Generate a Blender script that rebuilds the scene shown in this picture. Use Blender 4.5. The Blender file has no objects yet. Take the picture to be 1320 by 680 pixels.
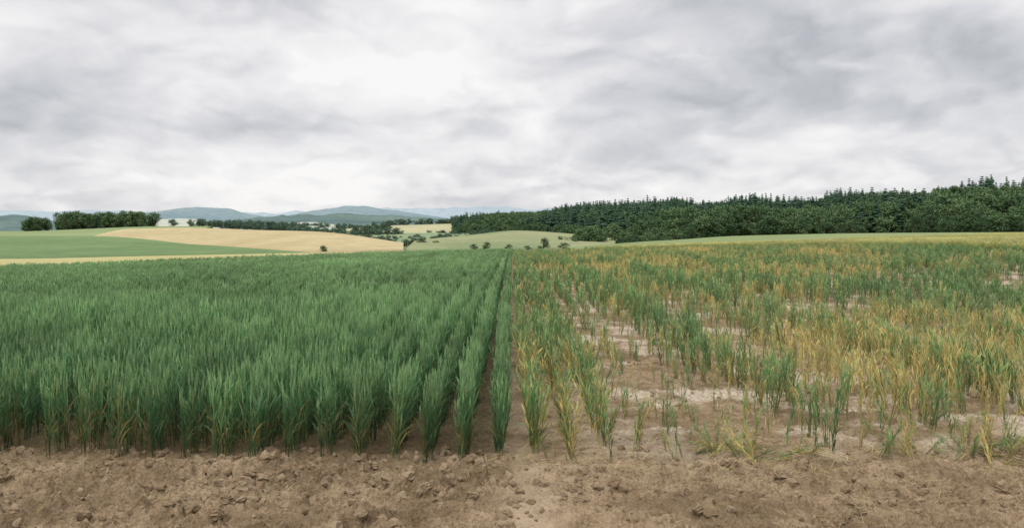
import bpy, math, random
import numpy as np
rnd = random.Random(7)
rng = np.random.default_rng(11)
scene = bpy.context.scene
scene.view_settings.view_transform = 'Standard'
scene.view_settings.look = 'None'
scene.view_settings.exposure = 0
CAMH = 1.9; F = 1100.0; HOR = 300.0

# ---------------------------------------------------------------- noise
def hash2(ix, iy, s):
    n = (ix.astype(np.int64)*374761393 + iy.astype(np.int64)*668265263 + s*974634777) & 0xFFFFFFFF
    n = ((n ^ (n >> 13))*1274126177) & 0xFFFFFFFF
    n = (n ^ (n >> 16)) & 0xFFFFFFFF
    return n/4294967295.0
def vnoise(x, y, s=0):
    x = np.asarray(x, float); y = np.asarray(y, float)
    ix = np.floor(x); iy = np.floor(y); fx = x-ix; fy = y-iy
    fx = fx*fx*(3-2*fx); fy = fy*fy*(3-2*fy)
    a = hash2(ix, iy, s); b = hash2(ix+1, iy, s); c = hash2(ix, iy+1, s); d = hash2(ix+1, iy+1, s)
    return (a*(1-fx)+b*fx)*(1-fy)+(c*(1-fx)+d*fx)*fy
def fbm(x, y, s=0, o=4):
    t = 0; a = .5; n = 0
    for i in range(o):
        t = t + a*vnoise(x*2**i+i*17.3, y*2**i-i*9.1, s+i); n += a; a *= .5
    return t/n
def lumps(x, y, s):
    x = np.asarray(x, float); y = np.asarray(y, float)
    ix = np.floor(x); iy = np.floor(y); best = np.zeros(np.broadcast(x, y).shape)
    for dx in (-1, 0, 1):
        for dy in (-1, 0, 1):
            cx = ix+dx; cy = iy+dy
            px = cx+.5+.8*(hash2(cx, cy, s)-.5); py = cy+.5+.8*(hash2(cx, cy, s+1)-.5)
            r = .25+.5*hash2(cx, cy, s+2)**1.5
            an = hash2(cx, cy, s+3)*3.14; ex = .7+.5*hash2(cx, cy, s+4)
            ux = (x-px)*np.cos(an)+(y-py)*np.sin(an); uy = -(x-px)*np.sin(an)+(y-py)*np.cos(an)
            ux = ux*ex; uy = uy/ex
            d = np.maximum(np.maximum(np.abs(ux), np.abs(uy))*1.1, np.sqrt(ux*ux+uy*uy)*.95)/r
            best = np.maximum(best, np.sqrt(np.clip(1-d**2.4, 0, 1))*r*(.55+.6*hash2(cx, cy, s+6)))
    return best
def sstep(a, b, x):
    t = np.clip((x-a)/(b-a), 0, 1); return t*t*(3-2*t)

# ---------------------------------------------------------------- terrain
def edge_dist(x, y):
    r = np.clip(x/np.maximum(y, 5), -.9, .9)
    return np.interp(r, [-.9, -.6, -.3, -.05, .3, .6, .9], [46, 48, 68, 95, 100, 110, 110])
def plateau(x, y):
    xc = np.clip(x, -150, 150)
    s = sstep(8, 60, y)
    return -0.5*(np.clip(y, 0, 130)/90)**2 + np.where(xc > 0, .031*xc, .02*xc)*s
def ground_z(x, y):
    x = np.asarray(x, float); y = np.asarray(y, float)
    e = edge_dist(x, y)
    drop = np.clip(y-e, 0, None)
    return plateau(x, y) - np.minimum(.06*drop, 28)
def soil_detail(x, y):
    near = 1-sstep(6.9, 7.3, y + .12*(vnoise(x*2.2, y*0, 5)-.5)*2)
    right = sstep(-.3, .9, x)
    path = np.exp(-((x-.15-.1*(y-6))/.35)**2)
    rough = (near*(1-.25*right) + (1-near)*.42)*(1-.55*path)
    h = (fbm(x*2.4, y*3.6, 1, 3)-.5)*.14
    wx = x+.09*(fbm(x*6, y*6, 91, 2)-.5); wy = y+.09*(fbm(x*6, y*6, 95, 2)-.5)
    m = sstep(.3, .62, fbm(x*1.3, y*2.6, 11, 3))
    h = h + lumps(wx*5, wy*6.5, 100)*.10*(.3+.7*m) + lumps(wx*12, wy*14, 200)*.08*(.25+.75*m) + lumps(wx*26, wy*28, 300)*.036
    h = h + (fbm(x*26, y*28, 31, 2)-.5)*.03 - .045
    h2 = .06*np.sin(y*6.3+1.2*fbm(x*.7, y*.7, 41, 2)*4)*near
    ridge = .04*np.exp(-((y-6.95-.15*(vnoise(x*1.7, y*0, 9)-.5))/.14)**2)*(1-.5*right)
    fade = 1-sstep(22, 45, y)
    return (h*rough + h2*.5 + ridge*(.4+fbm(x*4, y*4, 77, 2)) - .03*near)*fade
def gz(x, y):
    return ground_z(x, y)+soil_detail(x, y)

def mesh_obj(name, verts, faces, mats=(), smooth=False, link=True, attrs=None, fmat=None):
    me = bpy.data.meshes.new(name)
    me.from_pydata([tuple(v) for v in verts], [], faces)
    for m in mats: me.materials.append(m)
    if smooth: me.polygons.foreach_set('use_smooth', [True]*len(me.polygons))
    if fmat is not None: me.polygons.foreach_set('material_index', fmat)
    if attrs:
        for k, a in attrs.items():
            at = me.attributes.new(k, 'FLOAT', 'POINT'); at.data.foreach_set('value', np.asarray(a, np.float32))
    me.update()
    ob = bpy.data.objects.new(name, me)
    if link: scene.collection.objects.link(ob)
    return ob

# ---------------------------------------------------------------- node helpers
def new_mat(name):
    m = bpy.data.materials.new(name); m.use_nodes = True
    nt = m.node_tree; nt.nodes.clear()
    return m, nt, nt.nodes, nt.links
def N(nt, t, **kw):
    n = nt.nodes.new(t)
    for k, v in kw.items():
        if k.startswith('_'): n.inputs[k[1:]].default_value = v
        else: setattr(n, k, v)
    return n
def mth(nt, op, a, b=None, c=None, clamp=False):
    n = nt.nodes.new('ShaderNodeMath'); n.operation = op; n.use_clamp = clamp
    for i, v in enumerate((a, b, c)):
        if v is None: continue
        if isinstance(v, (int, float)): n.inputs[i].default_value = v
        else: nt.links.new(v, n.inputs[i])
    return n.outputs[0]
def mixc(nt, f, a, b, blend='MIX'):
    n = nt.nodes.new('ShaderNodeMix'); n.data_type = 'RGBA'; n.blend_type = blend
    for s, v in ((n.inputs[0], f), (n.inputs[6], a), (n.inputs[7], b)):
        if isinstance(v, (int, float)): s.default_value = v
        elif isinstance(v, tuple): s.default_value = (*v, 1) if len(v) == 3 else v
        else: nt.links.new(v, s)
    return n.outputs[2]
def noise(nt, vec, scale, detail=4, rough=.55, dist=0, dim='3D'):
    n = N(nt, 'ShaderNodeTexNoise'); n.noise_dimensions = dim; n.inputs['Scale'].default_value = scale
    n.inputs['Detail'].default_value = detail; n.inputs['Roughness'].default_value = rough
    n.inputs['Distortion'].default_value = dist
    nt.links.new(vec, n.inputs['Vector']); return n.outputs[0]
def mapr(nt, v, a, b, c=0., d=1., smooth=True):
    n = N(nt, 'ShaderNodeMapRange'); n.interpolation_type = 'SMOOTHSTEP' if smooth else 'LINEAR'
    n.inputs[1].default_value = a; n.inputs[2].default_value = b; n.inputs[3].default_value = c; n.inputs[4].default_value = d
    nt.links.new(v, n.inputs[0]); return n.outputs[0]

# ---------------------------------------------------------------- materials
def soil_material():
    m, nt, ns, L = new_mat('soil')
    geo = N(nt, 'ShaderNodeNewGeometry'); P = geo.outputs['Position']
    sep = N(nt, 'ShaderNodeSeparateXYZ'); L.new(P, sep.inputs[0])
    X, Y = sep.outputs[0], sep.outputs[1]
    n1 = noise(nt, P, 1.1, 3, .6, dim='2D'); n2 = noise(nt, P, 7, 4, .65, dim='2D'); n3 = noise(nt, P, 40, 3, .6)
    c = mixc(nt, mapr(nt, n2, .3, .7), (.135, .093, .053), (.25, .186, .116))
    c = mixc(nt, mapr(nt, n3, .38, .68, 0, .55), c, (.36, .282, .187))
    c = mixc(nt, mapr(nt, n1, .35, .6, .55, 0), c, (.10, .067, .038))
    rightm = mapr(nt, X, .2, 1.6); ym = mapr(nt, Y, 6.7, 8.2)
    pn = noise(nt, P, .75, 4, .62, dim='2D')
    pale = mth(nt, 'MULTIPLY', mth(nt, 'MULTIPLY', mapr(nt, pn, .46, .62), rightm), ym)
    c = mixc(nt, mth(nt, 'MULTIPLY', pale, .8), c, (.46, .39, .30))
    trk = mth(nt, 'MULTIPLY', mapr(nt, mth(nt, 'ABSOLUTE', mth(nt, 'SUBTRACT', X, .12)), .05, .35, 1, 0), mapr(nt, n1, .3, .6))
    c = mixc(nt, mth(nt, 'MULTIPLY', trk, .45), c, (.38, .30, .21))
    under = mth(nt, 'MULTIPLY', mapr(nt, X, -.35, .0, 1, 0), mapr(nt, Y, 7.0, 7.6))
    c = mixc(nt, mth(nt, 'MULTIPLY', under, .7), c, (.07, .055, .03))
    far = mapr(nt, Y, 95, 120)
    c = mixc(nt, far, c, (.13, .19, .08))
    b = N(nt, 'ShaderNodeBsdfDiffuse')
    L.new(c, b.inputs['Color'])
    vor = N(nt, 'ShaderNodeTexVoronoi'); vor.voronoi_dimensions = '2D'; vor.feature = 'DISTANCE_TO_EDGE'; vor.inputs['Scale'].default_value = 9
    L.new(P, vor.inputs['Vector'])
    crack = mth(nt, 'MULTIPLY', mapr(nt, vor.outputs[0], 0, .06, -1, 0), pale)
    hgt = mth(nt, 'ADD', mth(nt, 'MULTIPLY', n2, 1.0), mth(nt, 'ADD', mth(nt, 'MULTIPLY', n3, .5), mth(nt, 'MULTIPLY', crack, .35)))
    bp = N(nt, 'ShaderNodeBump'); bp.inputs['Strength'].default_value = 1; bp.inputs['Distance'].default_value = .05
    L.new(hgt, bp.inputs['Height']); L.new(bp.outputs[0], b.inputs['Normal'])
    o = N(nt, 'ShaderNodeOutputMaterial'); L.new(b.outputs[0], o.inputs[0])
    return m
def clod_material():
    m, nt, ns, L = new_mat('soil_clod')
    geo = N(nt, 'ShaderNodeNewGeometry'); P = geo.outputs['Position']
    a = N(nt, 'ShaderNodeAttribute', attribute_name='tint', attribute_type='INSTANCER')
    c = mixc(nt, noise(nt, P, 30, 3), (.12, .082, .047), (.24, .178, .112))
    c = mixc(nt, mth(nt, 'MULTIPLY', a.outputs['Fac'], .4), c, (.33, .26, .175))
    b = N(nt, 'ShaderNodeBsdfDiffuse'); L.new(c, b.inputs['Color'])
    bp = N(nt, 'ShaderNodeBump'); bp.inputs['Strength'].default_value = .7; bp.inputs['Distance'].default_value = .01
    L.new(noise(nt, P, 90, 3), bp.inputs['Height']); L.new(bp.outputs[0], b.inputs['Normal'])
    o = N(nt, 'ShaderNodeOutputMaterial'); L.new(b.outputs[0], o.inputs[0]); return m
def crop_material(name, gbase, gtop, gtip, ybase=(.34, .25, .07), ylight=(.64, .53, .22)):
    m, nt, ns, L = new_mat(name)
    def A(n, t): return N(nt, 'ShaderNodeAttribute', attribute_name=n, attribute_type=t).outputs['Fac']
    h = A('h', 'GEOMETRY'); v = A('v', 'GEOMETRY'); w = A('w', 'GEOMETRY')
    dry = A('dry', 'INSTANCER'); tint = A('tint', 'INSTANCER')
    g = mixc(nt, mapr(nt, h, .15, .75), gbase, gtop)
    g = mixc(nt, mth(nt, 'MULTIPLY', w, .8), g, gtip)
    y = mixc(nt, v, ybase, ylight)
    f = mth(nt, 'ADD', mth(nt, 'MULTIPLY', mth(nt, 'SUBTRACT', dry, v), 3.), .42, clamp=True)
    c = mixc(nt, f, g, y)
    k = mth(nt, 'ADD', mth(nt, 'MULTIPLY', tint, .7), .65)
    k = mth(nt, 'MULTIPLY', k, mth(nt, 'ADD', mth(nt, 'MULTIPLY', v, .6), .7))
    comb = N(nt, 'ShaderNodeCombineXYZ')
    for i in range(3): L.new(k, comb.inputs[i])
    c = mixc(nt, 1., c, comb.outputs[0], 'MULTIPLY')
    b = N(nt, 'ShaderNodeBsdfPrincipled'); b.inputs['Roughness'].default_value = .55; b.inputs['Specular IOR Level'].default_value = .3
    L.new(c, b.inputs['Base Color'])
    t = N(nt, 'ShaderNodeBsdfTranslucent'); L.new(c, t.inputs[0])
    mx = N(nt, 'ShaderNodeMixShader'); mx.inputs[0].default_value = .3
    L.new(b.outputs[0], mx.inputs[1]); L.new(t.outputs[0], mx.inputs[2])
    o = N(nt, 'ShaderNodeOutputMaterial'); L.new(mx.outputs[0], o.inputs[0]); return m
def foliage_material(name, dark, light):
    m, nt, ns, L = new_mat(name)
    v = N(nt, 'ShaderNodeAttribute', attribute_name='v').outputs['Fac']
    tint = N(nt, 'ShaderNodeAttribute', attribute_name='tint', attribute_type='INSTANCER').outputs['Fac']
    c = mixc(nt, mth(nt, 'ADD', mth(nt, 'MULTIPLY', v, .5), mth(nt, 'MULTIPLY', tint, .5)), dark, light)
    b = N(nt, 'ShaderNodeBsdfDiffuse')
    L.new(c, b.inputs['Color'])
    o = N(nt, 'ShaderNodeOutputMaterial'); L.new(b.outputs[0], o.inputs[0]); return m
def field_material(name, c1, c2, scale=.02, stripe=None, c3=None, sscale=.5):
    m, nt, ns, L = new_mat(name)
    geo = N(nt, 'ShaderNodeNewGeometry'); P = geo.outputs['Position']
    n1 = noise(nt, P, scale, 4, .6, .5); n2 = noise(nt, P, scale*22, 3, .7)
    c = mixc(nt, mapr(nt, n1, .35, .65), c1, c2)
    c = mixc(nt, mapr(nt, n2, .3, .75, 0, .5), c, tuple(x*.6 for x in c1))
    if stripe is not None:
        mp = N(nt, 'ShaderNodeMapping'); mp.inputs['Rotation'].default_value = (0, 0, stripe); L.new(P, mp.inputs[0])
        wv = N(nt, 'ShaderNodeTexWave'); wv.inputs['Scale'].default_value = sscale*.1; wv.inputs['Distortion'].default_value = 1.; wv.inputs['Detail'].default_value = 2
        L.new(mp.outputs[0], wv.inputs[0])
        c = mixc(nt, mapr(nt, wv.outputs['Fac'], .75, .98, 0, .45), c, c3 or tuple(x*.6 for x in c1))
    b = N(nt, 'ShaderNodeBsdfDiffuse'); L.new(c, b.inputs[0])
    o = N(nt, 'ShaderNodeOutputMaterial'); L.new(b.outputs[0], o.inputs[0]); return m
def bark_material():
    m, nt, ns, L = new_mat('bark')
    geo = N(nt, 'ShaderNodeNewGeometry')
    c = mixc(nt, noise(nt, geo.outputs['Position'], 3, 2), (.04, .03, .022), (.11, .085, .06))
    b = N(nt, 'ShaderNodeBsdfDiffuse'); L.new(c, b.inputs[0])
    o = N(nt, 'ShaderNodeOutputMaterial'); L.new(b.outputs[0], o.inputs[0]); return m

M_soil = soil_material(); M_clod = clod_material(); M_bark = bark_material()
M_green = crop_material('green_wheat_leaf', (.030, .078, .028), (.070, .190, .072), (.26, .385, .17))  # base darkened in colour to deepen the shade between rows
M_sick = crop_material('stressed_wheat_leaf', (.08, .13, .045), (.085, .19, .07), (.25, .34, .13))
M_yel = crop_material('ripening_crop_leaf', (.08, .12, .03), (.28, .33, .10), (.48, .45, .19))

# ---------------------------------------------------------------- ground sheet
def graded(fine_lo, fine_hi, step, lo, hi, g=1.12):
    a = list(np.arange(fine_lo, fine_hi+1e-6, step))
    s = step; v = a[-1]
    while v < hi: s *= g; v += s; a.append(v)
    s = step; v = a[0]; pre = []
    while v > lo: s *= g; v -= s; pre.append(v)
    return np.array(pre[::-1]+a)
gx = graded(-5.0, 5.4, .0135, -14000, 14000, 1.09)
gy1 = list(np.arange(5.0, 7.6, .0145)); v = gy1[-1]; s = .0145
while v < 14000:
    s = min(s*1.03, .6) if v < 130 else s*1.12
    v += s; gy1.append(v)
gy = np.array([-60, -20, -5, 0, 2.5, 4, 4.5, 4.8]+gy1)
XX, YY = np.meshgrid(gx, gy)
ZZ = gz(XX, YY)
nv = XX.size; nx = len(gx); ny = len(gy)
co = np.stack([XX.ravel(), YY.ravel(), ZZ.ravel()], 1).astype(np.float32)
ii, jj = np.meshgrid(np.arange(ny-1), np.arange(nx-1), indexing='ij')
a = (ii*nx+jj).ravel(); quads = np.stack([a, a+1, a+nx+1, a+nx], 1).astype(np.int32)
me = bpy.data.meshes.new('ground')
me.vertices.add(nv); me.vertices.foreach_set('co', co.ravel())
me.loops.add(quads.size); me.loops.foreach_set('vertex_index', quads.ravel())
me.polygons.add(len(quads)); me.polygons.foreach_set('loop_start', np.arange(len(quads), dtype=np.int32)*4)
me.polygons.foreach_set('loop_total', np.full(len(quads), 4, np.int32))
me.polygons.foreach_set('use_smooth', [True]*len(quads))
me.materials.append(M_soil); me.update(calc_edges=True); me.validate()
scene.collection.objects.link(bpy.data.objects.new('ground', me))

# ---------------------------------------------------------------- plant builders
class B:
    def __init__(s): s.v = []; s.f = []; s.h = []; s.r = []; s.w = []
    def add(s, pts, h, r, w):
        i = len(s.v); s.v += pts; s.h += h; s.r += [r]*len(pts); s.w += w; return i
    def blade(s, base, az, L, W, lean, curve, nseg=4, r=.5, w0=0., w1=.3, H=.7, twist=0.):
        px, py, pz = base; pts = []; hs = []; ws = []
        sd0 = az+math.pi/2+twist; st = L/nseg; caz, saz = math.cos(az), math.sin(az)
        for k in range(nseg+1):
            t = k/nseg
            an = lean+curve*t*t
            wd = W*(.55+.45*math.sin(min(1, t*2.2)*math.pi/2))*(1-t**2.2)+.0006
            sa = sd0+twist*t*1.5
            sx, sy = math.cos(sa)*wd/2, math.sin(sa)*wd/2
            pts += [(px-sx, py-sy, pz), (px+sx, py+sy, pz)]
            hh = max(0, min(1, pz/H)); hs += [hh, hh]; ww = w0+(w1-w0)*t; ws += [ww, ww]
            sn = math.sin(an)*st; px += caz*sn; py += saz*sn; pz += math.cos(an)*st
        i = s.add(pts, hs, r, ws)
        for k in range(nseg):
            q = i+2*k; s.f.append((q, q+1, q+3, q+2))
    def tube(s, p0, p1, r0, r1, r=.5, w=0., H=.7, n=3, mid=None):
        pts = []; hs = []
        rings = [(p0, r0), (p1, r1)] if mid is None else [(p0, r0), mid, (p1, r1)]
        for p, rad in rings:
            for k in range(n):
                a = 2*math.pi*k/n
                pts.append((p[0]+math.cos(a)*rad, p[1]+math.sin(a)*rad, p[2])); hs.append(max(0, min(1, p[2]/H)))
        i = s.add(pts, hs, r, [w]*len(pts))
        for q in range(len(rings)-1):
            for k in range(n):
                a = i+q*n+k; b = i+q*n+(k+1) % n; s.f.append((a, b, b+n, a+n))
    def obj(s, name, mat, coll):
        ob = mesh_obj(name, s.v, s.f, [mat], smooth=False, link=False, attrs={'h': s.h, 'v': s.r, 'w': s.w})
        coll.objects.link(ob); return ob
def wheat_clump(b, R, nt, nleaf=5, H=.72, lw=.014, ear=.45, nseg=4, low=0., droop=1., seed=0, lf=1., es=1., seg=0., group=.11):
    """nt tillers; seg>0 spreads them along a stretch of drill row (local y)"""
    R_ = random.Random(seed); Hb = H
    for ti in range(nt):
        a = R_.uniform(0, 6.283); q = R*math.sqrt(R_.random())
        bx, by = math.cos(a)*q, math.sin(a)*q
        if seg:
            by = (R_.random()-.5)*seg; g = round(by/group)*group; by = g+(by-g)*.7
            bx = R*R_.uniform(-1, 1)
            H = Hb*(.82+.32*(math.sin(g*37.7+seed*5.1)*.5+.5))
        hs = H*R_.uniform(.62, .86); la = R_.uniform(0, 6.283); ll = R_.uniform(0, .13)
        top = (bx+math.cos(la)*hs*ll, by+math.sin(la)*hs*ll, hs)
        b.tube((bx, by, -.05), top, .0030, .002, r=R_.uniform(.2, .8), w=.1, H=H)
        for k in range(nleaf):
            t = (k+.6)/nleaf*R_.uniform(.85, 1.05); t = min(t, 1)
            p = (bx+(top[0]-bx)*t, by+(top[1]-by)*t, hs*t)
            up = k/nleaf
            L = R_.uniform(.17, .27)*(1-.2*up)*H/.72*lf
            lean = R_.uniform(.08, .5); cv = R_.uniform(.0, 1.1)*droop
            if R_.random() < .18: cv += 1.2
            rv = R_.uniform(.28, 1)
            if k < 2: cv += .9; rv = R_.uniform(low, 1)
            b.blade(p, R_.uniform(0, 6.283), L, lw*R_.uniform(.7, 1.2), lean, cv, nseg, rv, 0, R_.uniform(.1, 1.)*(.3+.7*up), H, R_.uniform(-.7, .7))
        if R_.random() < ear:
            e = H*R_.uniform(.12, .17)
            m = (top[0]+R_.uniform(-.005, .005), top[1], top[2]+e*.45)
            b.tube(top, (top[0]+R_.uniform(-.01, .01), top[1]+R_.uniform(-.01, .01), top[2]+e), .0035*es, .0015*es, r=R_.uniform(.5, 1), w=.95, H=H, n=4, mid=(m, .0082*es))
            if nseg > 3:
                for _ in range(4):
                    b.blade((top[0], top[1], top[2]+e*R_.uniform(.3, .8)), R_.uniform(0, 6.283), .07, .002, .18, .1, 1, .9, .8, 1, H)
def make_coll(name): return bpy.data.collections.new(name)
C_near = make_coll('green_wheat_near_plants')
for i in range(12):
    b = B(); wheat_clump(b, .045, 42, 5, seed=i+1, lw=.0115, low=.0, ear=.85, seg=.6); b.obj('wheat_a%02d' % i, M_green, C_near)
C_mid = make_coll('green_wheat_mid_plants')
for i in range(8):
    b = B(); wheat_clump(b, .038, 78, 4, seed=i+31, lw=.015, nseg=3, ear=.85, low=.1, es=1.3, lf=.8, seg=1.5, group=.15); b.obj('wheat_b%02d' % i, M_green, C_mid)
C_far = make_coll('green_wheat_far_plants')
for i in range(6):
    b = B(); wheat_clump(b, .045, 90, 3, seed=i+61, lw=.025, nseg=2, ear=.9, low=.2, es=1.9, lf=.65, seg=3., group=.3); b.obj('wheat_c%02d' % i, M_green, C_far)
C_s1 = make_coll('stressed_wheat_near_plants')
for i in range(12):
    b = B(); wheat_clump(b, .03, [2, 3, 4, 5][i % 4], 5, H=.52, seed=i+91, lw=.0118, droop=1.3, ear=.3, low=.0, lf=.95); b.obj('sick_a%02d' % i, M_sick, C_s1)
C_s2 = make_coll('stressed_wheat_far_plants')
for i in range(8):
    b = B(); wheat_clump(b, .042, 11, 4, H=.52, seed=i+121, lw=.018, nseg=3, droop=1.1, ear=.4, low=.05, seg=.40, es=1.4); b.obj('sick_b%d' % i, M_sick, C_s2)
C_y = make_coll('ripening_crop_plants')
for i in range(4):
    b = B(); wheat_clump(b, .38, 44, 3, H=.75, seed=i+151, lw=.03, nseg=2, ear=.9, low=.1, es=2); b.obj('ripe_%d' % i, M_yel, C_y)
C_flat = make_coll('fallen_straw')
for i in range(5):
    b = B(); R_ = random.Random(i+400)
    for _ in range(4):
        az = R_.uniform(0, 6.28)
        b.blade((R_.uniform(-.08, .08), R_.uniform(-.08, .08), .004), az, R_.uniform(.08, .26), R_.uniform(.003, .006), 1.35, R_.uniform(.1, .35), 4, R_.uniform(.1, .7), 0, .4, .5, R_.uniform(-.5, .5))
    b.obj('straw_%d' % i, M_sick, C_flat)
C_clod = make_coll('soil_clod_shapes')
import bmesh
for i in range(7):
    bm = bmesh.new(); bmesh.ops.create_icosphere(bm, subdivisions=3, radius=1)
    for v in bm.verts:
        c = v.co.copy()
        c.x = max(-.72, min(.78, c.x)); c.y = max(-.8, min(.7, c.y))
        k = .7+.6*float(fbm(c.x*1.6+i*9, c.y*1.6+c.z*1.3, i, 3)) + .35*(float(vnoise(c.x*4+i, c.y*4+c.z*4, i+50))-.5)
        v.co = c*k; v.co.z *= .7
    me = bpy.data.meshes.new('clod'); bm.to_mesh(me); bm.free(); me.materials.append(M_clod)
    C_clod.objects.link(bpy.data.objects.new('clod_%d' % i, me))

# ---------------------------------------------------------------- geometry-nodes scatter
def scatter(name, coll, pts, rot, scl, tint, dry=None):
    n = len(pts)
    me = bpy.data.meshes.new(name); me.vertices.add(n); me.vertices.foreach_set('co', np.asarray(pts, np.float32).ravel())
    def at(nm, ty, data, key):
        a = me.attributes.new(nm, ty, 'POINT'); a.data.foreach_set(key, data)
    at('rot', 'FLOAT_VECTOR', np.asarray(rot, np.float32).ravel(), 'vector')
    at('scl', 'FLOAT_VECTOR', np.asarray(scl, np.float32).ravel(), 'vector')
    at('tint', 'FLOAT', np.asarray(tint, np.float32), 'value')
    at('dry', 'FLOAT', np.asarray(dry if dry is not None else np.zeros(n), np.float32), 'value')
    at('idx', 'INT', rng.integers(0, len(coll.objects), n).astype(np.int32), 'value')
    me.update()
    ob = bpy.data.objects.new(name, me); scene.collection.objects.link(ob)
    ng = bpy.data.node_groups.new(name+'_scatter', 'GeometryNodeTree')
    ng.interface.new_socket('Geometry', in_out='INPUT', socket_type='NodeSocketGeometry')
    ng.interface.new_socket('Geometry', in_out='OUTPUT', socket_type='NodeSocketGeometry')
    gi = ng.nodes.new('NodeGroupInput'); go = ng.nodes.new('NodeGroupOutput')
    ip = ng.nodes.new('GeometryNodeInstanceOnPoints'); ci = ng.nodes.new('GeometryNodeCollectionInfo')
    ci.inputs['Collection'].default_value = coll; ci.inputs['Separate Children'].default_value = True; ci.inputs['Reset Children'].default_value = True
    def na(nm, ty):
        k = ng.nodes.new('GeometryNodeInputNamedAttribute'); k.data_type = ty; k.inputs['Name'].default_value = nm; return k.outputs['Attribute']
    er = ng.nodes.new('FunctionNodeEulerToRotation')
    L = ng.links
    L.new(gi.outputs[0], ip.inputs['Points']); L.new(ci.outputs[0], ip.inputs['Instance'])
    ip.inputs['Pick Instance'].default_value = True
    L.new(na('idx', 'INT'), ip.inputs['Instance Index'])
    L.new(na('rot', 'FLOAT_VECTOR'), er.inputs[0]); L.new(er.outputs[0], ip.inputs['Rotation'])
    L.new(na('scl', 'FLOAT_VECTOR'), ip.inputs['Scale'])
    L.new(ip.outputs[0], go.inputs[0])
    md = ob.modifiers.new('scatter', 'NODES'); md.node_group = ng
    return ob

SP = .295
# ---- green wheat
def green_rows(y0, y1, step):
    P = []
    k = 0; xs = []
    x = -.13
    while x > -75:
        xs.append(x); k += 1
        x -= SP
        if k in (14, 20): x -= .25
        if k in (60, 66): x -= .25
    for i, x in enumerate(xs):
        off = hash2(np.array([int(x*1000)]), np.array([int(y0)]), 3)[0]*.3 if y0 < 8 else 0
        ys = np.arange(y0+off, y1, step)+step/2; ys = ys[ys > (abs(x)-2.5)/.75]
        if len(ys) == 0: continue
        P.append(np.stack([x+rng.normal(0, .006, len(ys))+.04*(vnoise(ys*.25, ys*0+x, 3)-.5), ys, np.full(len(ys), i)], 1))
    P = np.concatenate(P)
    e = edge_dist(P[:, 0], P[:, 1])
    return P[P[:, 1] < e]
def add_green(name, coll, y0, y1, step, s0):
    P = green_rows(y0, y1, step); ri = P[:, 2]; P = P[:, :2]
    n = len(P); z = gz(P[:, 0], P[:, 1])
    big = fbm(P[:, 0]*.35, P[:, 1]*.22, 61, 3); wide = fbm(P[:, 0]*.09, P[:, 1]*.05, 66, 3)
    rv = hash2(ri, ri*0, 15)-.5
    s = s0*(.89+.28*big+.07*rv+rng.uniform(-.08, .06, n))
    flip = np.where(rng.random(n) < .5, 0, math.pi)
    scl = np.stack([s*rng.uniform(.9, 1.1, n), np.full(n, 1.04), s], 1)
    rot = np.stack([rng.normal(0, .008, n), rng.normal(0, .03, n), flip+rng.normal(0, .015, n)], 1)
    tint = np.clip(.24+.8*(big-.5)+.9*(wide-.5)+.45*rv+rng.uniform(0, .5, n), -.1, 1.15)
    dry = np.clip(.08+.12*rng.random(n)**2+.18*(P[:, 1] < 8.0), 0, 1)
    scatter(name, coll, np.column_stack([P, z]), rot, scl, tint, dry)
add_green('green_wheat_crop', C_near, 7.02, 18.02, .6, 1.)
add_green('green_wheat_crop.001', C_mid, 18.1, 40.5, 1.5, 1.)
add_green('green_wheat_crop.002', C_far, 40.6, 96, 3., 1.)

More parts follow.
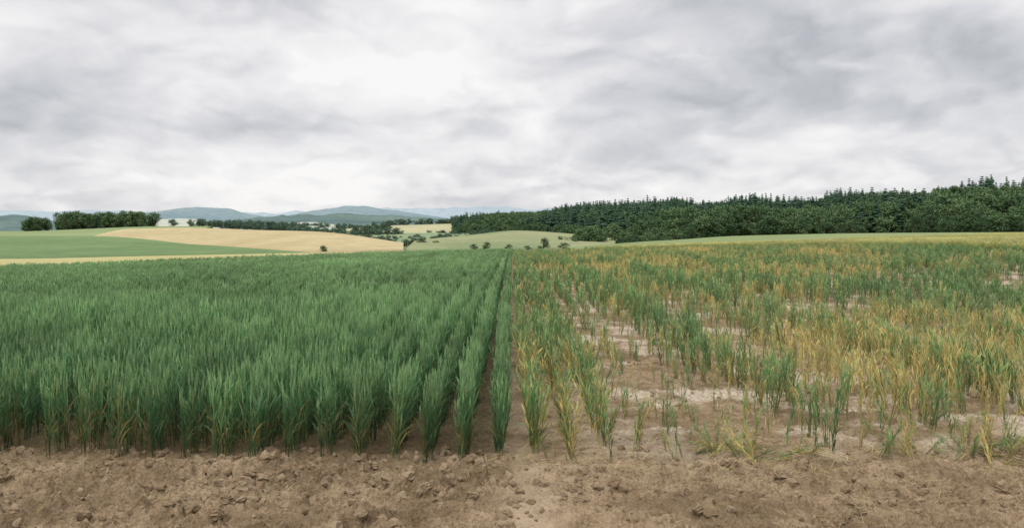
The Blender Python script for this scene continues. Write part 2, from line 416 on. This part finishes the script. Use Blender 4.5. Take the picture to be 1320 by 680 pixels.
# ---- stressed rows on the right
def blob(x, y, cx, cy, rx, ry): return np.exp(-((x-cx)/rx)**2-((y-cy)/ry)**2)
def add_sick(name, coll, y0, y1, step, s0):
    P = []; xs = [.17+i*.325 for i in range(245)]
    for i, x in enumerate(xs):
        ys = np.arange(y0, y1, step); ys = ys[ys > (abs(x)-2.5)/.75]
        if len(ys) == 0: continue
        ys = ys+rng.uniform(-.5, .5, len(ys))*step
        P.append(np.stack([x+rng.normal(0, .018, len(ys))+.12*(vnoise(ys*.3, ys*0+x, 3)-.5), ys, np.full(len(ys), i)], 1))
    P = np.concatenate(P); x, y, ri = P.T
    bound = np.interp(x/np.maximum(y, 1), [0, .2, .35, .6, .9], [95, 90, 75, 47, 42])
    keep = (y < bound) & (y > 7.02+.35*vnoise(x*1.3, x*0, 8)+.15*sstep(.5, 2, x))
    x, y, ri = x[keep], y[keep], ri[keep]; n = len(x)
    d = fbm(x*.8, y*.4, 201, 4); d2 = vnoise(x*2.5+9, y*1.3, 222)
    rowv = hash2(ri, ri*0, 5)
    strong = np.isin(ri, [0, 1, 2, 8, 9, 16, 17, 24, 30, 31, 40]) * 1.
    dens = .50+1.7*(d-.5)+.5*(d2-.5)+.4*(rowv-.5)+.32*strong+.10*sstep(14, 40, y)
    dens += .1*(ri < 5)
    dens -= .25*blob(x, y, 1.9, 8.6, .7, 1.)+.3*blob(x, y, 1.5, 11.5, .6, 1.8)+.45*blob(x, y, 3.0, 8.0, .6, .7)+.45*blob(x, y, 6.2, 17, 1.8, 2.5)+.25*blob(x, y, 2.2, 15.5, .6, 3)+.3*blob(x, y, 5.4, 11.5, 1., 1.5)
    keep = rng.random(n) < np.clip(dens, .10, .97)
    x, y, ri, dens, strong = x[keep], y[keep], ri[keep], dens[keep], strong[keep]; n = len(x)
    yn = fbm(x*.5+40, y*.25, 301, 3); yw = fbm(x*.16+4, y*.12, 311, 2)
    dry = .47+1.5*(yn-.5)+.7*(yw-.5)+rng.normal(0, .26, n)-.30*strong+.16*sstep(20, 45, y)*(x < .45*y)-.3*sstep(.38, .52, x/y)*sstep(15, 30, y)
    dry += .25*blob(x, y, 2.6, 16, 2.5, 8)-.05*(ri < 2)*(y < 12)
    dry = np.clip(dry, .2, .9)
    s = s0*(.66+.42*np.clip(dens, 0, 1)+.12*strong+rng.uniform(-.25, .2, n)-.1*(dry > .7))
    z = gz(x, y)
    seg = coll is C_s2
    scl = np.stack([s*rng.uniform(.9, 1.25, n), (1+.1*rng.random(n)) if seg else s*rng.uniform(.9, 1.25, n), s], 1)
    tl = (.10+.1*(dry > .5))*(.35 if seg else 1)
    rz = np.where(rng.random(n) < .5, 0, math.pi)+rng.normal(0, .05, n) if seg else rng.uniform(0, 6.28, n)
    rot = np.stack([rng.normal(0, 1, n)*tl, rng.normal(0, 1, n)*tl, rz], 1)
    scatter(name, coll, np.column_stack([x, y, z]), rot, scl, rng.uniform(.15, .95, n), dry)
add_sick('stressed_wheat_crop', C_s1, 7.0, 20, .08, 1.)
add_sick('stressed_wheat_crop.001', C_s2, 20, 96, .42, 1.02)
# stray seedlings between the rows and on the headland edge
n = 420
x = rng.uniform(.3, 8, n); y = 7.1+9*rng.random(n)**1.4
s = rng.uniform(.2, .55, n)
scatter('stray_wheat_seedlings', C_s1, np.column_stack([x, y, gz(x, y)]), np.stack([rng.normal(0, .25, n), rng.normal(0, .25, n), rng.uniform(0, 6.28, n)], 1),
        np.repeat(s[:, None], 3, 1), rng.uniform(.3, .9, n), rng.uniform(.2, .9, n))
# toppled tufts near the headland
n = 75
cx = rng.choice([2.1, 2.35, 3.3, 3.9, 4.3, 1.7], n)+rng.normal(0, .16, n); cy = 7.3+rng.normal(0, .16, n)
scatter('toppled_wheat_plants', C_s1, np.column_stack([cx, cy, gz(cx, cy)+.01]), np.stack([rng.normal(0, .75, n), rng.normal(0, .75, n), rng.uniform(0, 6.28, n)], 1),
        np.repeat(rng.uniform(.4, .85, n)[:, None], 3, 1), rng.uniform(.3, .9, n), rng.uniform(.15, .9, n))
# straw litter
n = 1800
x = rng.uniform(-.2, 11, n); y = 6.5+rng.random(n)**1.5*14; k = (fbm(x*.9, y*.9, 500, 2) > .42) | (rng.random(n) < .3); x, y = x[k], y[k]
x2 = rng.uniform(-4.5, 4.8, 40); y2 = rng.uniform(5.2, 7.2, 40); x = np.append(x, x2); y = np.append(y, y2); n = len(x)
scatter('fallen_straw_litter', C_flat, np.column_stack([x, y, gz(x, y)+.012]), np.stack([rng.normal(0, .1, n), rng.normal(0, .1, n), rng.uniform(0, 6.28, n)], 1),
        np.repeat(rng.uniform(.4, 1.0, n)[:, None], 3, 1), rng.uniform(.1, .6, n), rng.uniform(.7, 1, n))
# clods
n = 7500
x = rng.uniform(-5, 5.2, n); y = 5.0+2.5*rng.random(n)
k = rng.random(n) < np.clip(.15+1.8*(fbm(x*1.6, y*3.5, 600, 3)-.42)+.4*(np.abs(y-7.0) < .2)-.12*(x > 0), .06, 1)
x, y = x[k], y[k]
xr = rng.uniform(.2, 9, 2500); yr = rng.uniform(7.3, 15, 2500); x = np.append(x, xr); y = np.append(y, yr); n = len(x)
s = .006+.055*rng.random(n)**3.6; s[len(x)-2500:] *= .6
scatter('soil_clods', C_clod, np.column_stack([x, y, gz(x, y)]), rng.uniform(0, 6.28, (n, 3))*np.array([.2, .2, 1]),
        np.stack([s*rng.uniform(.8, 1.5, n), s, s*rng.uniform(.7, 1.1, n)], 1), rng.random(n))
# ripening crop strip on the far right
xs, ys = np.meshgrid(np.arange(10, 95, .72), np.arange(40, 112, .8)); x = xs.ravel()+rng.uniform(-.2, .2, xs.size); y = ys.ravel()+rng.uniform(-.2, .2, xs.size)
bound = np.interp(x/y, [0, .2, .35, .6, .9], [95, 90, 75, 47, 42])
k = (y > bound+1.5) & (x/y < .85) & (y < edge_dist(x, y)+3); x, y = x[k], y[k]; n = len(x)
big = fbm(x*.12, y*.12, 71, 3); s = .8+.3*big+rng.uniform(-.1, .1, n)
scatter('ripening_crop_field', C_y, np.column_stack([x, y, gz(x, y)]), np.stack([np.zeros(n), np.zeros(n), rng.uniform(0, 6.28, n)], 1),
        np.repeat(s[:, None], 3, 1), np.clip(big+rng.uniform(-.2, .3, n), 0, 1), np.clip(.1+.6*(big-.4), 0, 1))

# ---------------------------------------------------------------- rolling country beyond
def W(px, py, d):
    x = (px-660)/F*d
    z = float(ground_z(x, d))-.03 if py is None else CAMH+(HOR-py)/F*d
    return np.array([x, d, z])
def resample(line, n):
    p = np.array([W(*q) for q in line]); t = np.linspace(0, 1, len(p)); u = np.linspace(0, 1, n)
    out = []
    for c in range(3):
        y = p[:, c]; m = np.gradient(y, t)
        i = np.clip(np.searchsorted(t, u, 'right')-1, 0, len(t)-2); h = t[i+1]-t[i]; s = (u-t[i])/h
        sl = (y[1:]-y[:-1])/(t[1:]-t[:-1])
        mm = m.copy()
        for q in range(1, len(y)-1): mm[q] = 0 if sl[q-1]*sl[q] <= 0 else 2*sl[q-1]*sl[q]/(sl[q-1]+sl[q])
        mm[0] = sl[0]; mm[-1] = sl[-1]
        out.append((2*s**3-3*s**2+1)*y[i]+(s**3-2*s**2+s)*h*mm[i]+(-2*s**3+3*s**2)*y[i+1]+(s**3-s**2)*h*mm[i+1])
    return np.stack(out, 1)
def patch(name, near, far, mat, nu=110, nv=16, bump=0., bulge=.0, skirt=30, nseed=0, crest=0):
    a = resample(near, nu); b = resample(far, nu); rows = []
    ln = a.copy(); ln[:, 2] -= skirt; ln[:, 1] -= 1; rows.append(ln)
    G = []
    for j in range(nv+1):
        t = j/nv; r = a*(1-t)+b*t
        e = math.sin(t*math.pi)
        r[:, 2] += bulge*e*(b[:, 1]-a[:, 1])*.02 + bump*e*(fbm(r[:, 0]*.01, r[:, 1]*.01, nseed, 3)-.5)
        if crest: r[:, 2] += crest*t*(fbm(np.arange(nu)*.22, np.zeros(nu)+nseed*3.3, nseed, 4)-.5)
        G.append(r); rows.append(r)
    last = rows[-1].copy(); back = last.copy(); back[:, 1] *= 1.12; back[:, 0] *= 1.12; back[:, 2] -= np.maximum(last[:, 1]*.02, 3); rows.append(back)
    bb = back.copy(); bb[:, 2] -= skirt+20; rows.append(bb)
    V = np.concatenate(rows); R = len(rows); f = []
    for j in range(R-1):
        for i in range(nu-1):
            q = j*nu+i; f.append((q, q+1, q+nu+1, q+nu))
    mesh_obj(name, V, f, [mat], smooth=True)
    return np.array(G)

M_stub = field_material('stubble', (.33, .31, .145), (.39, .35, .18), .05)
M_gf = field_material('green_field', (.11, .17, .078), (.165, .22, .105), .012, .9, (.19, .25, .13), 1.6)
M_lg = field_material('light_green_field', (.18, .235, .11), (.23, .275, .14), .01)
M_tan = field_material('ripe_wheat_field', (.35, .29, .165), (.43, .36, .215), .010, -.5, (.30, .25, .14), 1.5)
M_mound = field_material('pasture', (.18, .215, .115), (.26, .265, .15), .02)
M_rg = field_material('meadow', (.17, .215, .105), (.22, .255, .125), .02)
M_pale = field_material('pale_field', (.34, .37, .31), (.41, .42, .35), .004)
M_yf = field_material('yellow_field', (.33, .32, .19), (.39, .365, .23), .006)
M_gd = field_material('valley_green_field', (.17, .225, .13), (.23, .275, .16), .006)
M_ff = field_material('forest_floor', (.035, .055, .03), (.05, .07, .04), .05)
M_h1 = field_material('far_hills_haze', (.285, .345, .38), (.31, .37, .40), .0006)  # atmospheric haze painted as a pale blue base colour
M_h2 = field_material('far_hills', (.155, .215, .235), (.20, .26, .27), .0012)  # haze put into the blue-grey base colour
M_h3 = field_material('hazed_wooded_hills', (.085, .13, .128), (.145, .195, .165), .002)  # woodland green with distance haze mixed into the colour

patch('stubble_field', [(-500, None, 46), (0, None, 48.5), (200, None, 58), (400, None, 79), (500, None, 88)],
      [(-500, 335, 110), (0, 333.5, 110), (200, 329.5, 120), (400, 325.5, 130), (500, 323.5, 135)], M_stub, skirt=6)
patch('green_field_hill', [(-500, 335, 110), (0, 333.5, 110), (150, 330.5, 117), (280, 327.5, 124), (400, 325.5, 130)],
      [(-500, 306, 300), (0, 304, 300), (120, 304.5, 300), (262, 316.5, 225), (400, 325.2, 134)], M_gf, bulge=.3)
patch('wheat_field_hill', [(118, 304.6, 300), (190, 311, 262), (262, 316.7, 225), (400, 325.3, 134), (520, 321.5, 150)],
      [(190, 296, 440), (250, 294, 450), (340, 297.5, 430), (430, 305, 390), (520, 319, 300)], M_tan, bulge=.5)
patch('light_green_field_hill', [(-500, 306, 299), (0, 304, 299), (119, 304.4, 299), (190, 296.2, 440), (262, 294.2, 452)],
      [(-500, 298, 600), (0, 298, 600), (100, 295, 600), (190, 291.5, 600), (275, 291.5, 600)], M_lg)
patch('pasture_hill', [(520, 324, 240), (600, 322, 260), (660, 321, 270), (720, 320, 280), (790, 319, 280)],
      [(545, 309.5, 420), (610, 302.5, 480), (668, 297, 520), (735, 301, 500), (800, 309, 460)], M_mound, bulge=.4)
patch('meadow', [(735, None, 100), (860, None, 102), (960, None, 104), (1150, None, 109), (1420, None, 110)],
      [(735, 318, 200), (860, 309.5, 300), (960, 303.5, 330), (1150, 300, 330), (1420, 298.5, 330)], M_rg, skirt=6)
patch('valley_field_green', [(380, 320, 420), (460, 316, 450), (540, 313, 500), (640, 312, 600)],
      [(380, 305, 760), (460, 302, 800), (540, 300, 850), (640, 300, 900)], M_gd)
patch('valley_field_yellow', [(430, 304, 860), (480, 301.5, 860), (540, 300.5, 870), (640, 301, 920)],
      [(430, 297, 1250), (480, 291.5, 1300), (540, 289.5, 1350), (640, 286, 1400)], M_yf)
GF = patch('forest_hill', [(585, 304, 900), (650, 302, 800), (745, 309, 560), (830, 312, 450), (900, 309, 430), (960, 303, 440), (1150, 301, 380), (1400, 300, 350), (1800, 300, 340)],
      [(585, 291, 1300), (650, 287, 1280), (745, 281, 1150), (830, 280, 1000), (900, 281, 900), (960, 285, 850), (1060, 275, 720), (1250, 267, 660), (1800, 264, 650)], M_ff, nu=160, nv=24, crest=11, nseed=17)
GB = patch('forest_hill_back', [(880, 285, 1400), (960, 285, 1400), (1100, 285, 1400)], [(880, 278, 1700), (960, 265, 1750), (1100, 272, 1750)], M_ff, nu=30, nv=6)
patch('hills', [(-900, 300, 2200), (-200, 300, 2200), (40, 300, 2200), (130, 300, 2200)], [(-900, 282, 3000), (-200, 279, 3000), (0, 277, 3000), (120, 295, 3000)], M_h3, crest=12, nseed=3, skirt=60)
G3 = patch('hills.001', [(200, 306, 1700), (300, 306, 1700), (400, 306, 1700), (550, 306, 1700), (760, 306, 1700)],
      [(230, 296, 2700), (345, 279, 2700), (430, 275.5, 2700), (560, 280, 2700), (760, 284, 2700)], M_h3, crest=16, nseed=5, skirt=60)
patch('pale_field', [(190, 293, 1500), (235, 293, 1500), (285, 294, 1500)], [(195, 283.5, 2100), (235, 281.5, 2100), (285, 286, 2100)], M_pale)
patch('pale_field.001', [(355, 295, 1550), (400, 295, 1550), (440, 297, 1550)], [(368, 287.5, 1900), (400, 286, 1900), (438, 290, 1900)], M_pale)
patch('pale_field.002', [(415, 289, 2500), (445, 290, 2500), (475, 292, 2500)], [(410, 281, 2680), (440, 281.5, 2690), (470, 287, 2690)], M_pale, skirt=6)
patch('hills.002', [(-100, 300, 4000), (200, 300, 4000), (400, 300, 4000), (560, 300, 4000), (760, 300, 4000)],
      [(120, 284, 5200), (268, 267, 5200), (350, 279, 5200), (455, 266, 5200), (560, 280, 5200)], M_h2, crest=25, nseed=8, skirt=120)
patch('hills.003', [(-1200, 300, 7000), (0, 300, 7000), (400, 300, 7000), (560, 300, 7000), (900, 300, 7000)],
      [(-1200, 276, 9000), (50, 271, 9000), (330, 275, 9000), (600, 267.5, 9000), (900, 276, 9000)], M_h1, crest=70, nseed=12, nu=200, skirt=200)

# ---------------------------------------------------------------- trees
def conifer(seed, mat):
    R_ = random.Random(seed); V = []; Fc = []; A = []; FM = []
    def quad(p, v, m=0):
        i = len(V); V.extend(p); Fc.append(tuple(range(i, i+len(p)))); A.extend([v]*len(p)); FM.append(m)
    for k in range(5):
        a, b = 2*math.pi*k/5, 2*math.pi*(k+1)/5
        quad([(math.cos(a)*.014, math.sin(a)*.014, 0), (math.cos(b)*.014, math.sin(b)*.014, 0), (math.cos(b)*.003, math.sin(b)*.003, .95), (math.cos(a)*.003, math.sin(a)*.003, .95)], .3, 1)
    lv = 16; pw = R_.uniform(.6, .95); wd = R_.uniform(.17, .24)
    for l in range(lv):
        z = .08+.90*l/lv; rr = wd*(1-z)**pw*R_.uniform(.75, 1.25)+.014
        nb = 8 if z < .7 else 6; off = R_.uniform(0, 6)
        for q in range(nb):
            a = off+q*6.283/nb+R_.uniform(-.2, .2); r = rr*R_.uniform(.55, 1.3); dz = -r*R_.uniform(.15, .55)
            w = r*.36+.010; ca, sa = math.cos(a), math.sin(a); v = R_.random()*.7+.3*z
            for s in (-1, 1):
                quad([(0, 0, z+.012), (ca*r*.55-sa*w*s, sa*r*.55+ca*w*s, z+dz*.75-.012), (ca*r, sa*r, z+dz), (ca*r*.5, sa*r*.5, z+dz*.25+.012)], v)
    return V, Fc, A, FM
def broadleaf(seed, squash=1., nb=17, nl=60, trunk=True, size=.055):
    R_ = random.Random(seed); V = []; Fc = []; A = []; FM = []
    def quad(p, v, m=0):
        i = len(V); V.extend(p); Fc.append(tuple(range(i, i+len(p)))); A.extend([v]*len(p)); FM.append(m)
    def limb(p0, p1, r0, r1):
        d = np.array(p1)-np.array(p0); d = d/np.linalg.norm(d); u = np.cross(d, [.3, .9, .1]); u /= np.linalg.norm(u); w = np.cross(d, u)
        for k in range(6):
            a, b = 2*math.pi*k/6, 2*math.pi*(k+1)/6
            quad([tuple(np.array(p0)+r0*(math.cos(a)*u+math.sin(a)*w)), tuple(np.array(p0)+r0*(math.cos(b)*u+math.sin(b)*w)), tuple(np.array(p1)+r1*(math.cos(b)*u+math.sin(b)*w)), tuple(np.array(p1)+r1*(math.cos(a)*u+math.sin(a)*w))], .3, 1)
    cz = .52 if trunk else .40; hz = .36 if trunk else .36
    if trunk: limb((0, 0, -.03), (0, 0, .45), .028, .018)
    for i in range(nb):
        a = R_.uniform(0, 6.283); t = -1+2*(i+.5)/nb; q = R_.random()**.4
        c = (math.cos(a)*.30*q*math.sqrt(1-t*t*.7), math.sin(a)*.30*q*math.sqrt(1-t*t*.7), cz+t*hz*squash)
        r = R_.uniform(.10, .17)
        limb((0, 0, .2 if trunk else .05), c, .011, .004)
        cv = R_.uniform(-.25, .25)
        for _ in range(nl):
            d = np.array([R_.gauss(0, 1), R_.gauss(0, 1), R_.gauss(0, 1)]); d /= np.linalg.norm(d)
            p = np.array(c)+d*r*R_.uniform(.55, 1.12)*np.array([1.1, 1.1, .85])
            p[2] = max(p[2], .03)
            nn = d+np.array([R_.gauss(0, .5), R_.gauss(0, .5), R_.gauss(0, .5)]); nn /= np.linalg.norm(nn)
            u = np.cross(nn, [0.2, .1, 1]); u /= np.linalg.norm(u); w = np.cross(nn, u); s = size*R_.uniform(.5, 1.1)*.6
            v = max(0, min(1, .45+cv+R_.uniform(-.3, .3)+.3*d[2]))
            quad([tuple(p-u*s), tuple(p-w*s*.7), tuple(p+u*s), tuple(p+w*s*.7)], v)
    return V, Fc, A, FM
def tree_coll(name, spec, mat):
    c = make_coll(name)
    for i, (k, sd) in enumerate(spec):
        V, Fc, A, FM = conifer(sd, mat) if k == 'c' else broadleaf(sd) if k == 'b' else broadleaf(sd, .9, 12, 70, False, .06)
        ob = mesh_obj('%s_%d' % (name, i), V, Fc, [mat, M_bark], link=False, attrs={'v': A}, fmat=FM); c.objects.link(ob)
    return c
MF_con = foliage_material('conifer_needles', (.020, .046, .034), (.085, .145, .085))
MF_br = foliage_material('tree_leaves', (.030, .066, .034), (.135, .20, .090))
MF_far = foliage_material('hazed_distant_leaves', (.045, .08, .06), (.11, .165, .11))  # leaf green shifted bluish, painting in haze for far trees
C_con = tree_coll('conifers', [('c', 1), ('c', 2), ('c', 3), ('c', 4), ('c', 5), ('c', 6)], MF_con)
C_br = tree_coll('broadleaf_trees', [('b', 11), ('b', 12), ('b', 13), ('b', 14)], MF_br)
C_fb = tree_coll('distant_broadleaf_trees', [('s', 21), ('s', 22), ('s', 23), ('s', 24)], MF_far)

def patch_points(G, spacing, v0=0, v1=1):
    nvv, nuu, _ = G.shape; out = []
    for j in range(int(v0*(nvv-1)), int(round(v1*(nvv-1)))):
        for i in range(nuu-1):
            a, b, c, d = G[j, i], G[j, i+1], G[j+1, i], G[j+1, i+1]
            ar = np.linalg.norm(np.cross((b-a), (c-a))); n = rng.poisson(ar/spacing**2)
            for _ in range(n):
                s, t = rng.random(2); out.append(a*(1-s)*(1-t)+b*s*(1-t)+c*(1-s)*t+d*s*t)
    return np.array(out)
def trees(name, coll, P, h0, h1, fat=1., sink=.5):
    n = len(P); P = P.copy(); P[:, 2] -= sink
    h = rng.uniform(h0, h1, n); w = h*fat*rng.uniform(.85, 1.2, n)
    h = h*(.7+.65*fbm(P[:, 0]*.025, P[:, 1]*.012, 950, 3))
    scatter(name, coll, P, np.stack([rng.normal(0, .02, n), rng.normal(0, .02, n), rng.uniform(0, 6.28, n)], 1), np.stack([w, w, h], 1), rng.random(n))
PF = patch_points(GF, 7.4)
mixn = fbm(PF[:, 0]*.014, PF[:, 1]*.006, 900, 3)+.16*(rng.random(len(PF))-.5)
front = PF[:, 1] < 480
isb = (mixn > .49) | (front & (rng.random(len(PF)) < .55))
trees('conifer_forest', C_con, PF[~isb], 11, 22, 1.05)
trees('broadleaf_forest', C_br, PF[isb], 9, 17, 1.0)
near = resample([(585, 304, 899), (650, 302, 799), (745, 309, 559), (830, 312, 449), (900, 309, 429), (960, 303, 439), (1150, 301, 379), (1400, 300, 349), (1800, 300, 339)], 260)
near = near+np.stack([rng.normal(0, 3, 260), rng.normal(0, 3, 260), np.zeros(260)], 1)
trees('forest_margin_trees', C_br, near, 5, 12, 1.25, .8)
trees('distant_forest', C_con, patch_points(GB, 9), 13, 20)
def line_pts(l, n, jx=3, jy=5):
    p = resample(l, n); return p+np.stack([rng.normal(0, jx, n), rng.normal(0, jy, n), np.zeros(n)], 1)
trees('copse', C_br, line_pts([(30, 297.5, 590), (60, 297, 590), (85, 296, 590)], 26, 3, 5), 6, 10, 1.2, 1)
trees('copse.001', C_br, line_pts([(84, 296, 595), (120, 295, 595), (160, 293, 595), (188, 292.5, 595)], 75, 3, 10), 9, 13, 1.15, 1)
trees('tree_line', C_fb, line_pts([(380, 303, 800), (420, 304, 790), (470, 305, 780), (510, 303, 780)], 60, 6, 18), 6, 11, 1.3, 1)
trees('tree_line.001', C_fb, line_pts([(440, 299, 1000), (480, 298, 1000), (500, 296, 1000)], 26, 5, 8), 7, 12, 1.3)
trees('tree_line.002', C_fb, line_pts([(440, 311, 450), (470, 314, 440), (510, 317, 420)], 24, 4, 8), 4, 7.5, 1.3)
trees('tree_line.003', C_fb, line_pts([(530, 317, 420), (570, 319, 400), (580, 320, 400)], 14, 3, 6), 4.5, 7.5, 1.3)
trees('tree_line.004', C_fb, line_pts([(560, 303, 900), (600, 306, 800), (650, 302, 700)], 24, 6, 6), 5, 9, 1.5)
trees('tree_line.005', C_fb, line_pts([(480, 291.5, 1350), (560, 289, 1380), (600, 289, 1380)], 40, 8, 8), 8, 13, 1.5)
trees('tree_line.006', C_fb, line_pts([(250, 290.5, 1300), (300, 294, 1200), (360, 298, 1100), (400, 302, 1000)], 90, 10, 40), 9, 15, 1.4)
trees('tree_line.007', C_br, line_pts([(730, 318, 330), (770, 317.5, 330), (830, 315, 340), (880, 312, 350)], 34, 3, 8), 4, 8.5, 1.3, 1)
trees('tree_line.008', C_fb, line_pts([(500, 309, 620), (560, 308, 660), (610, 308, 680)], 22, 6, 8), 3, 7, 1.5)
trees('tree_line.009', C_fb, line_pts([(340, 291, 1800), (400, 293, 1700), (470, 295, 1600)], 50, 10, 20), 8, 14, 1.5)
# individual shrubs / trees along the pasture
bushV = broadleaf(51, .9, 12, 110, False, .05); treeV = broadleaf(52, 1., 20, 90, True, .045)
bm_ = mesh_obj('bush', bushV[0], bushV[1], [MF_br, M_bark], link=False, attrs={'v': bushV[2]}, fmat=bushV[3]).data
bpy.data.objects.remove(bpy.data.objects['bush'])
for px, py, d, h, w in [(700, 320, 230, 3.0, 5), (626, 320, 260, 2.2, 4), (612, 321, 260, 1.8, 4), (655, 321, 270, 1.8, 3.5), (545, 321, 300, 4.5, 6), (415, 326.5, 137, 1.5, 2.6), (561, 321, 300, 3.2, 5), (680, 321, 250, 1.3, 3), (726, 320, 260, 2.0, 5)]:
    o = bpy.data.objects.new('bush', bm_); scene.collection.objects.link(o)
    o.location = W(px, py, d); o.location.z -= .3; o.scale = (w, w, h*1.35); o.rotation_euler[2] = rnd.uniform(0, 6)
tm_ = mesh_obj('deciduous_tree', treeV[0], treeV[1], [MF_br, M_bark], link=False, attrs={'v': treeV[2]}, fmat=treeV[3]).data
bpy.data.objects.remove(bpy.data.objects['deciduous_tree'])
for px, py, d, h in [(842, 314, 420, 8.5), (812, 315, 420, 7), (893, 309, 400, 9), (868, 311, 405, 7), (1178, 300, 330, 8), (1222, 300, 330, 7.5), (1265, 299, 330, 7)]:
    o = bpy.data.objects.new('deciduous_tree', tm_); scene.collection.objects.link(o)
    o.location = W(px, py, d); o.location.z -= .5; o.scale = (h*1.15, h*1.15, h); o.rotation_euler[2] = rnd.uniform(0, 6)

# ---------------------------------------------------------------- sky
SUN_EL = math.radians(52); SUN_AZ = math.radians(215)
w = bpy.data.worlds.new('World'); scene.world = w; w.use_nodes = True
nt = w.node_tree; nt.nodes.clear(); L = nt.links
tc = N(nt, 'ShaderNodeTexCoord'); D = tc.outputs['Generated']
sp = N(nt, 'ShaderNodeSeparateXYZ'); L.new(D, sp.inputs[0])
zc = mth(nt, 'ADD', mth(nt, 'MAXIMUM', sp.outputs[2], 0), .36)
cb = N(nt, 'ShaderNodeCombineXYZ'); L.new(mth(nt, 'DIVIDE', sp.outputs[0], zc), cb.inputs[0]); L.new(mth(nt, 'DIVIDE', sp.outputs[1], zc), cb.inputs[1])
Pc = cb.outputs[0]
nb = noise(nt, Pc, 1.5, 6, .54, .3, '2D')
val = mapr(nt, nb, .32, .64, .06, 1, False)
wn = N(nt, 'ShaderNodeTexNoise'); wn.noise_dimensions = '2D'; wn.inputs['Scale'].default_value = 3.6; wn.inputs['Detail'].default_value = 5; L.new(Pc, wn.inputs['Vector'])
def billow(offset):
    wa = N(nt, 'ShaderNodeVectorMath', operation='MULTIPLY_ADD'); L.new(wn.outputs['Color'], wa.inputs[0]); wa.inputs[1].default_value = (.32, .32, .0)
    ad = N(nt, 'ShaderNodeVectorMath', operation='ADD'); L.new(Pc, ad.inputs[0]); ad.inputs[1].default_value = (0, offset, 0)
    L.new(ad.outputs[0], wa.inputs[2])
    vo = N(nt, 'ShaderNodeTexVoronoi'); vo.voronoi_dimensions = '2D'; vo.feature = 'F1'; vo.inputs['Scale'].default_value = 3.2; vo.inputs['Detail'].default_value = 2; vo.inputs['Roughness'].default_value = .55
    L.new(wa.outputs[0], vo.inputs['Vector']); return vo.outputs[0]
b0 = billow(0.); b1 = billow(-.07)
rel = mth(nt, 'SUBTRACT', b1, b0)
val = mth(nt, 'ADD', val, mth(nt, 'MULTIPLY', mapr(nt, b0, .1, .75, .5, -.5, False), .20))
val = mth(nt, 'ADD', val, mth(nt, 'MULTIPLY', rel, .62))
warp = mth(nt, 'MULTIPLY', mth(nt, 'SUBTRACT', wn.outputs[0], .5), 3.0)
def lobe(px, py, rx, ry, amp):
    global val
    c = np.array([(px-660)/F, 1, (HOR-py)/F]); c /= np.linalg.norm(c)
    s = N(nt, 'ShaderNodeVectorMath', operation='SUBTRACT'); L.new(D, s.inputs[0]); s.inputs[1].default_value = tuple(c)
    m = N(nt, 'ShaderNodeVectorMath', operation='MULTIPLY'); L.new(s.outputs[0], m.inputs[0]); m.inputs[1].default_value = (F/rx, 2, F/ry)
    ln = N(nt, 'ShaderNodeVectorMath', operation='LENGTH'); L.new(m.outputs[0], ln.inputs[0])
    dist = mth(nt, 'ADD', ln.outputs['Value'], warp)
    val = mth(nt, 'ADD', val, mth(nt, 'MULTIPLY', mapr(nt, dist, 0, 1.3, 1, 0), amp))
for l in [(1230, 75, 300, 75, -.34), (900, 105, 260, 45, -.1), (400, 160, 300, 40, -.32), (250, 50, 420, 75, .3), (690, 150, 80, 80, .25), (1060, 178, 60, 18, .5), (230, 215, 120, 10, .25), (620, 250, 800, 28, .3), (1130, 215, 260, 16, -.12)]:
    lobe(*l)
cr = N(nt, 'ShaderNodeValToRGB'); L.new(mapr(nt, val, -.8, 1.1, 0, 1, False), cr.inputs[0])
e = cr.color_ramp.elements
e[0].position = 0.; e[0].color = (.38, .40, .43, 1); e[1].position = 1.; e[1].color = (.95, .935, .93, 1)
k = cr.color_ramp.elements.new(.22); k.color = (.50, .52, .55, 1)
k = cr.color_ramp.elements.new(.50); k.color = (.67, .67, .70, 1)
k = cr.color_ramp.elements.new(.72); k.color = (.81, .80, .815, 1)
zen = mapr(nt, sp.outputs[2], .25, .9, 1.03, 2.7)
sky = N(nt, 'ShaderNodeTexSky'); sky.sky_type = 'NISHITA'; sky.sun_disc = False; sky.sun_elevation = SUN_EL; sky.sun_rotation = SUN_AZ
bg1 = N(nt, 'ShaderNodeBackground'); L.new(sky.outputs[0], bg1.inputs[0]); bg1.inputs[1].default_value = .1
bg2 = N(nt, 'ShaderNodeBackground'); L.new(cr.outputs[0], bg2.inputs[0]); L.new(zen, bg2.inputs[1])
mx = N(nt, 'ShaderNodeMixShader'); mx.inputs[0].default_value = .95
L.new(bg1.outputs[0], mx.inputs[1]); L.new(bg2.outputs[0], mx.inputs[2])
wo = N(nt, 'ShaderNodeOutputWorld'); L.new(mx.outputs[0], wo.inputs[0])

ld = bpy.data.lights.new('sun', 'SUN'); ld.energy = 1.5; ld.angle = math.radians(12); ld.color = (1, .955, .88)
so = bpy.data.objects.new('sun', ld); scene.collection.objects.link(so)
sd = np.array([math.sin(SUN_AZ)*math.cos(SUN_EL), math.cos(SUN_AZ)*math.cos(SUN_EL), math.sin(SUN_EL)])
from mathutils import Vector
so.rotation_euler = Vector(tuple(sd)).to_track_quat('Z', 'Y').to_euler()

# ---------------------------------------------------------------- camera
cd = bpy.data.cameras.new('camera'); cam = bpy.data.objects.new('camera', cd); scene.collection.objects.link(cam)
cd.sensor_width = 36; cd.lens = 36*F/1320; cd.clip_end = 40000; cd.clip_start = .05
cam.location = (0, 0, CAMH); cam.rotation_euler = (math.radians(90)-math.atan((340-HOR)/F), 0, 0)
scene.camera = cam
